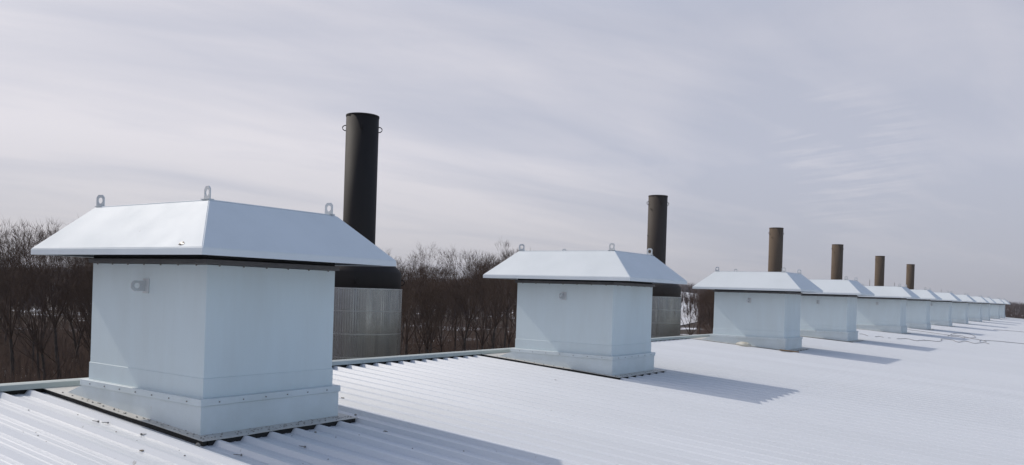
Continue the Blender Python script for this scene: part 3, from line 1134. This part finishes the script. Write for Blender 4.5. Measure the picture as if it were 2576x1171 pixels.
class TreeMesh:
    def __init__(s):
        s.v, s.f = [], []

    def seg(s, p, q, r0, r1, n):
        d = (q - p)
        if d.length < 1e-6:
            return
        d.normalize()
        h = Vector((0, 0, 1)) if abs(d.z) < 0.9 else Vector((1, 0, 0))
        a = d.cross(h).normalized()
        b_ = a.cross(d)
        k0 = len(s.v)
        for i in range(n):
            t_ = 2 * math.pi * i / n
            s.v.append(p + (a * math.cos(t_) + b_ * math.sin(t_)) * r0)
        if r1 > 0:
            for i in range(n):
                t_ = 2 * math.pi * i / n
                s.v.append(q + (a * math.cos(t_) + b_ * math.sin(t_)) * r1)
            for i in range(n):
                j = (i + 1) % n
                s.f.append((k0 + i, k0 + j, k0 + n + j))
                s.f.append((k0 + i, k0 + n + j, k0 + n + i))
        else:
            s.v.append(q)
            for i in range(n):
                s.f.append((k0 + i, k0 + (i + 1) % n, k0 + n))


def grow_tree(seed, H, fork, ang, dense):
    """a bare broadleaf tree: one bole that forks again and again into a rounded vase of fine twigs"""
    rnd = random.Random(seed)
    tr, cr = TreeMesh(), TreeMesh()
    r0 = H * 0.0105 + 0.03

    def perp(d):
        h = Vector((0, 0, 1)) if abs(d.z) < 0.9 else Vector((1, 0, 0))
        a = d.cross(h).normalized()
        return a, d.cross(a)

    def tilt(d, t_, phi):
        a, b_ = perp(d)
        return (d * math.cos(t_) + (a * math.cos(phi) + b_ * math.sin(phi)) * math.sin(t_)).normalized()

    def twig(p, d, ln):
        q = p + d * ln * 0.55
        e = q + tilt(d, rnd.uniform(0.1, 0.5), rnd.uniform(0, 6.28)) * ln * 0.5
        cr.seg(p, q, 0.011, 0.008, 3)
        cr.seg(q, e, 0.008, 0, 3)

    def branch(p, d, ln, r, lev):
        n = 2 if lev < 5 else 1
        q = p
        rr = r
        for i in range(n):
            d = tilt(d, abs(rnd.gauss(0, 0.13)), rnd.uniform(0, 6.28))
            d = (d + Vector((0, 0, 0.06))).normalized()
            e = q + d * ln / n
            r2 = max(rr * (0.88 if n == 2 else 0.8), 0.010)
            cr.seg(q, e, rr, r2, 5 if lev == 0 else 4 if lev < 3 else 3)
            q, rr = e, r2
            if lev >= 1:
                for _ in range(1 if rnd.random() < 0.6 * dense else 0):
                    twig(q, tilt(d, rnd.uniform(0.5, 1.0), rnd.uniform(0, 6.28)), rnd.uniform(0.5, 1.1) * H / 16)
        if lev >= 5:
            for _ in range(rnd.choice((2, 3))):
                twig(q, tilt(d, rnd.uniform(0.1, 0.6), rnd.uniform(0, 6.28)), rnd.uniform(0.5, 1.1) * H / 16)
            return
        k = 3 if rnd.random() < 0.32 * dense else 2
        ph = rnd.uniform(0, 6.28)
        for i in range(k):
            t_ = rnd.uniform(0.18, 0.42) * (1.0 if i else 0.6)
            branch(q, tilt(d, t_, ph + 6.28 * i / k + rnd.uniform(-.5, .5)), ln * rnd.uniform(0.70, 0.86), rr * (0.80 if i == 0 else 0.66), lev + 1)
    p = Vector((0, 0, -0.4))
    d = Vector((rnd.gauss(0, .05), rnd.gauss(0, .05), 1)).normalized()
    nT = 6
    r = r0 * 1.3
    L0 = H * (1 - fork) * 0.29
    for i in range(nT):
        d = (d + Vector((rnd.gauss(0, .05), rnd.gauss(0, .05), 0.05))).normalized()
        q = p + d * (H * fork / nT)
        rn = r0 * (1 - 0.35 * (i + 1) / nT)
        tr.seg(p, q, r, rn, 7)
        r, p = rn, q
        if i >= 2 and rnd.random() < 0.6:
            branch(p, tilt(d, rnd.uniform(0.6, 1.0), rnd.uniform(0, 6.28)), L0 * 0.8, r * 0.4, 2)
    k = rnd.choice((3, 4, 4))
    ph = rnd.uniform(0, 6.28)
    for i in range(k):
        branch(p, tilt(d, ang * rnd.uniform(0.6, 1.2), ph + 6.28 * i / k), L0 * rnd.uniform(0.85, 1.15), r * 0.66, 0)
    branch(p, d, L0 * 1.1, r * 0.7, 0)
    return (npmesh('trunk', [tuple(q) for q in tr.v], tr.f), npmesh('crown', [tuple(q) for q in cr.v], cr.f))


TV = [grow_tree(11, 16.5, 0.42, 0.50, 1.0), grow_tree(12, 17.5, 0.46, 0.42, 0.9), grow_tree(13, 15.0, 0.36, 0.55, 1.0), grow_tree(14, 17.0, 0.52, 0.36, 0.8), grow_tree(15, 14.0, 0.30, 0.50, 0.8), grow_tree(16, 17.5, 0.44, 0.52, 1.15)]
VH = [float(np.percentile([v.co.z for v in c.vertices], 93)) for _, c in TV]      # where the bulk of the crown tops out
for tm, cm in TV:
    tm.materials.append(M['bark'])
    cm.materials.append(M['twig'])


def gz(x, y):
    return float(terrain(np.array([float(x)]), np.array([float(y)]))[0])


def at(azd, d):
    a = R(azd)
    return 6.704 - d * math.sin(a), -4.508 + d * math.cos(a)


trng = random.Random(99)


def tree(azd, d, var, sc_, label, group):
    x, y = at(azd, d)
    r = thing('bare_tree', label, 'tree', (x, y, gz(x, y)), group)
    r.rotation_euler = (0, 0, trng.uniform(0, 6.28))
    r.scale = (sc_, sc_, sc_ * trng.uniform(0.95, 1.08))
    link('trunk', TV[var][0], None, r)
    link('crown', TV[var][1], None, r)
    return r


def tree_el(azd, d, var, el, label, group):
    """a tree whose top stands el degrees above the level of the eye"""
    s_ = (d * math.tan(R(el)) + 1.4 - gz(*at(azd, d))) / VH[var]
    return tree(azd, d, var, max(0.45, min(2.2, s_)), label, group)


# single trees that stand out
tree_el(67.0, 84, 0, 2.95, 'tall bare tree cut by the left edge of the picture, above the ridge', 'bare winter trees beyond the ridge')
tree_el(64.4, 88, 5, 3.2, 'bare tree with a tall fine crown just left of the nearest vent hood', 'bare winter trees beyond the ridge')
tree_el(38.8, 112, 5, 2.6, 'broad bare tree with the fullest fan-shaped crown between the two nearest vents', 'bare winter trees beyond the ridge')
tree_el(41.0, 118, 1, 2.25, 'bare tree with upright forked crown left of the fan-shaped one between the vents', 'bare winter trees beyond the ridge')
tree_el(35.6, 116, 3, 2.35, 'slim bare tree touching the left eave of the vent between the dark stacks', 'bare winter trees beyond the ridge')
tree_el(42.6, 104, 4, 1.6, 'small ragged bare tree just right of the nearest silver drum', 'bare winter trees beyond the ridge')
tree_el(22.5, 150, 2, 0.35, 'dark bare tree in front of the snowy hillside right of the second silver drum', 'bare winter trees beyond the ridge')
for azlo, azhi, dlo, dhi, n, lab in ((56.5, 72, 72, 230, 70, 'one of the grey-brown bare trees crowded in the dark wood left of the nearest vent'),
                                     (30.5, 47.5, 92, 260, 70, 'one of the grey-brown bare trees crowded in the dark wood between the two nearest vents'),
                                     (16.5, 22.1, 120, 260, 46, 'one of the bare trees crowded behind the left side of the third vent')):
    for k in range(n):
        d = math.sqrt(trng.uniform(dlo ** 2, dhi ** 2)) if k > n * 0.2 else trng.uniform(dlo, dlo + 35)
        a_ = trng.uniform(azlo, azhi)
        emax = 0.6 if azlo < 20 else 1.7 if 41.5 < a_ < 44 else 2.7 if a_ < 50 else (2.9 if a_ > 66 or a_ < 64.6 else 2.0)
        el = emax * (0.05 + 0.78 * trng.random() ** 2.2)
        k_ = trng.randrange(6)
        tree_el(a_, d, k_, el, lab, lab.replace('one of the ', ''))

# ------------------------------------------------------------------ undergrowth and far woods (uncountable)


def blades(n_per, pos, hgt, seed, width, fan):
    """thin tapered three-sided stems and twigs rising from pos -> arrays"""
    rg_ = np.random.default_rng(seed)
    P_ = np.repeat(pos, n_per, axis=0)
    Hh = np.repeat(hgt, n_per)
    n = len(P_)
    t0 = rg_.uniform(0, 0.75, n) * (rg_.random(n) > 0.28)
    a = rg_.uniform(0, 2 * np.pi, n)
    base = P_ + np.stack([rg_.normal(0, 0.06, n) * Hh * t0, rg_.normal(0, 0.06, n) * Hh * t0, t0 * Hh], 1)
    ln = Hh * np.where(t0 == 0, rg_.uniform(.7, 1.05, n), rg_.uniform(.18, .42, n))
    lean = np.where(t0 == 0, rg_.uniform(0.0, fan * .5, n), rg_.uniform(.3, 1.0, n) * fan * 1.6)
    tip = base + np.stack([np.cos(a) * lean * ln, np.sin(a) * lean * ln, ln / np.sqrt(1 + lean ** 2)], 1)
    wv = width * np.where(t0 == 0, 1.0, 0.55)
    v = []
    for q in range(3):
        b_ = 2 * np.pi * q / 3 + a
        v.append(base + np.stack([np.cos(b_) * wv, np.sin(b_) * wv, np.zeros(n)], 1))
    v.append(tip)
    V = np.stack(v, 1).reshape(-1, 3)
    i = np.arange(n)[:, None] * 4
    F = np.concatenate([i + np.array([0, 1, 3]), i + np.array([1, 2, 3]), i + np.array([2, 0, 3])])
    return V, F


def scatter(n, azlo, azhi, dlo, dhi, seed, power=2):
    rg_ = np.random.default_rng(seed)
    a = np.radians(rg_.uniform(azlo, azhi, n))
    d = (rg_.uniform(0, 1, n) * (dhi ** power - dlo ** power) + dlo ** power) ** (1 / power)
    x, y = 6.704 - d * np.sin(a), -4.508 + d * np.cos(a)
    return np.stack([x, y, terrain(x, y)], 1), np.degrees(a), d


def stuff(name, parts, m, label, cat):
    vs_, fs_, k = [], [], 0
    for V, F in parts:
        vs_.append(V)
        fs_.append(F + k)
        k += len(V)
    o = link(name, npmesh(name, np.concatenate(vs_), np.concatenate(fs_)), m)
    return tag(o, label, cat, kind='stuff')


rgp = np.random.default_rng(4)
pr = []
for azlo, azhi, dlo, dhi, n in ((27, 75, 66, 260, 9000), (56, 73, 70, 170, 9000), (30, 47, 95, 170, 2500), (14.5, 22.0, 110, 300, 2200), (20.7, 27, 95, 150, 1500)):
    p_, a_, d_ = scatter(n, azlo, azhi, dlo, dhi, int(azlo * 10))
    hh = (1.5 + 6.5 * rgp.random(n) ** 1.8) * np.where(a_ < 27, 0.8, 1.0)
    pr.append(blades(12, p_, hh * (0.6 if n in (9000, 2500) else 1), int(azlo) + n, 0.030, 0.5))
stuff('undergrowth', pr, 'brush', 'brown leafless brush and saplings filling the wood beyond the ridge', 'undergrowth')

pr = []
for azlo, azhi, dlo, dhi, n, hs in ((26.5, 76, 260, 1500, 9000, 11), (14, 26.5, 960, 1500, 2600, 12), (9, 20.3, 300, 800, 900, 8), (-12, 10, 260, 1400, 4200, 8), (20, 27, 560, 640, 170, 6), (20, 27, 380, 900, 260, 6), (14, 21.9, 300, 960, 1800, 10)):
    p_, a_, d_ = scatter(n, azlo, azhi, dlo, dhi, int(d_[0]) + n, 1.4)
    hh = rgp.uniform(0.7, 1.2, n) * hs
    pr.append(blades(12, p_, hh, n, 0.24, 0.55))
stuff('far_wood', pr, 'farwood', 'far-off bare woods covering the low hills on the horizon', 'wood')

# ------------------------------------------------------------------ winter haze
HZ = 0.00010
if HZ:
    hm = bpy.data.materials.new('haze')
    hm.use_nodes = True
    hm.node_tree.nodes.clear()
    pv = hm.node_tree.nodes.new('ShaderNodeVolumePrincipled')
    pv.inputs['Color'].default_value = (0.86, 0.88, 0.95, 1)
    pv.inputs['Density'].default_value = HZ
    ho = hm.node_tree.nodes.new('ShaderNodeOutputMaterial')
    hm.node_tree.links.new(pv.outputs[0], ho.inputs['Volume'])
    M['haze'] = hm
    bm = bmesh.new()
    box(bm, -5400, 5400, -5400, 5400, -26, 34)
    o = obj('haze', bm, 'haze')
    o['kind'] = 'stuff'
    o['label'] = 'thin pale winter haze over the far woods'
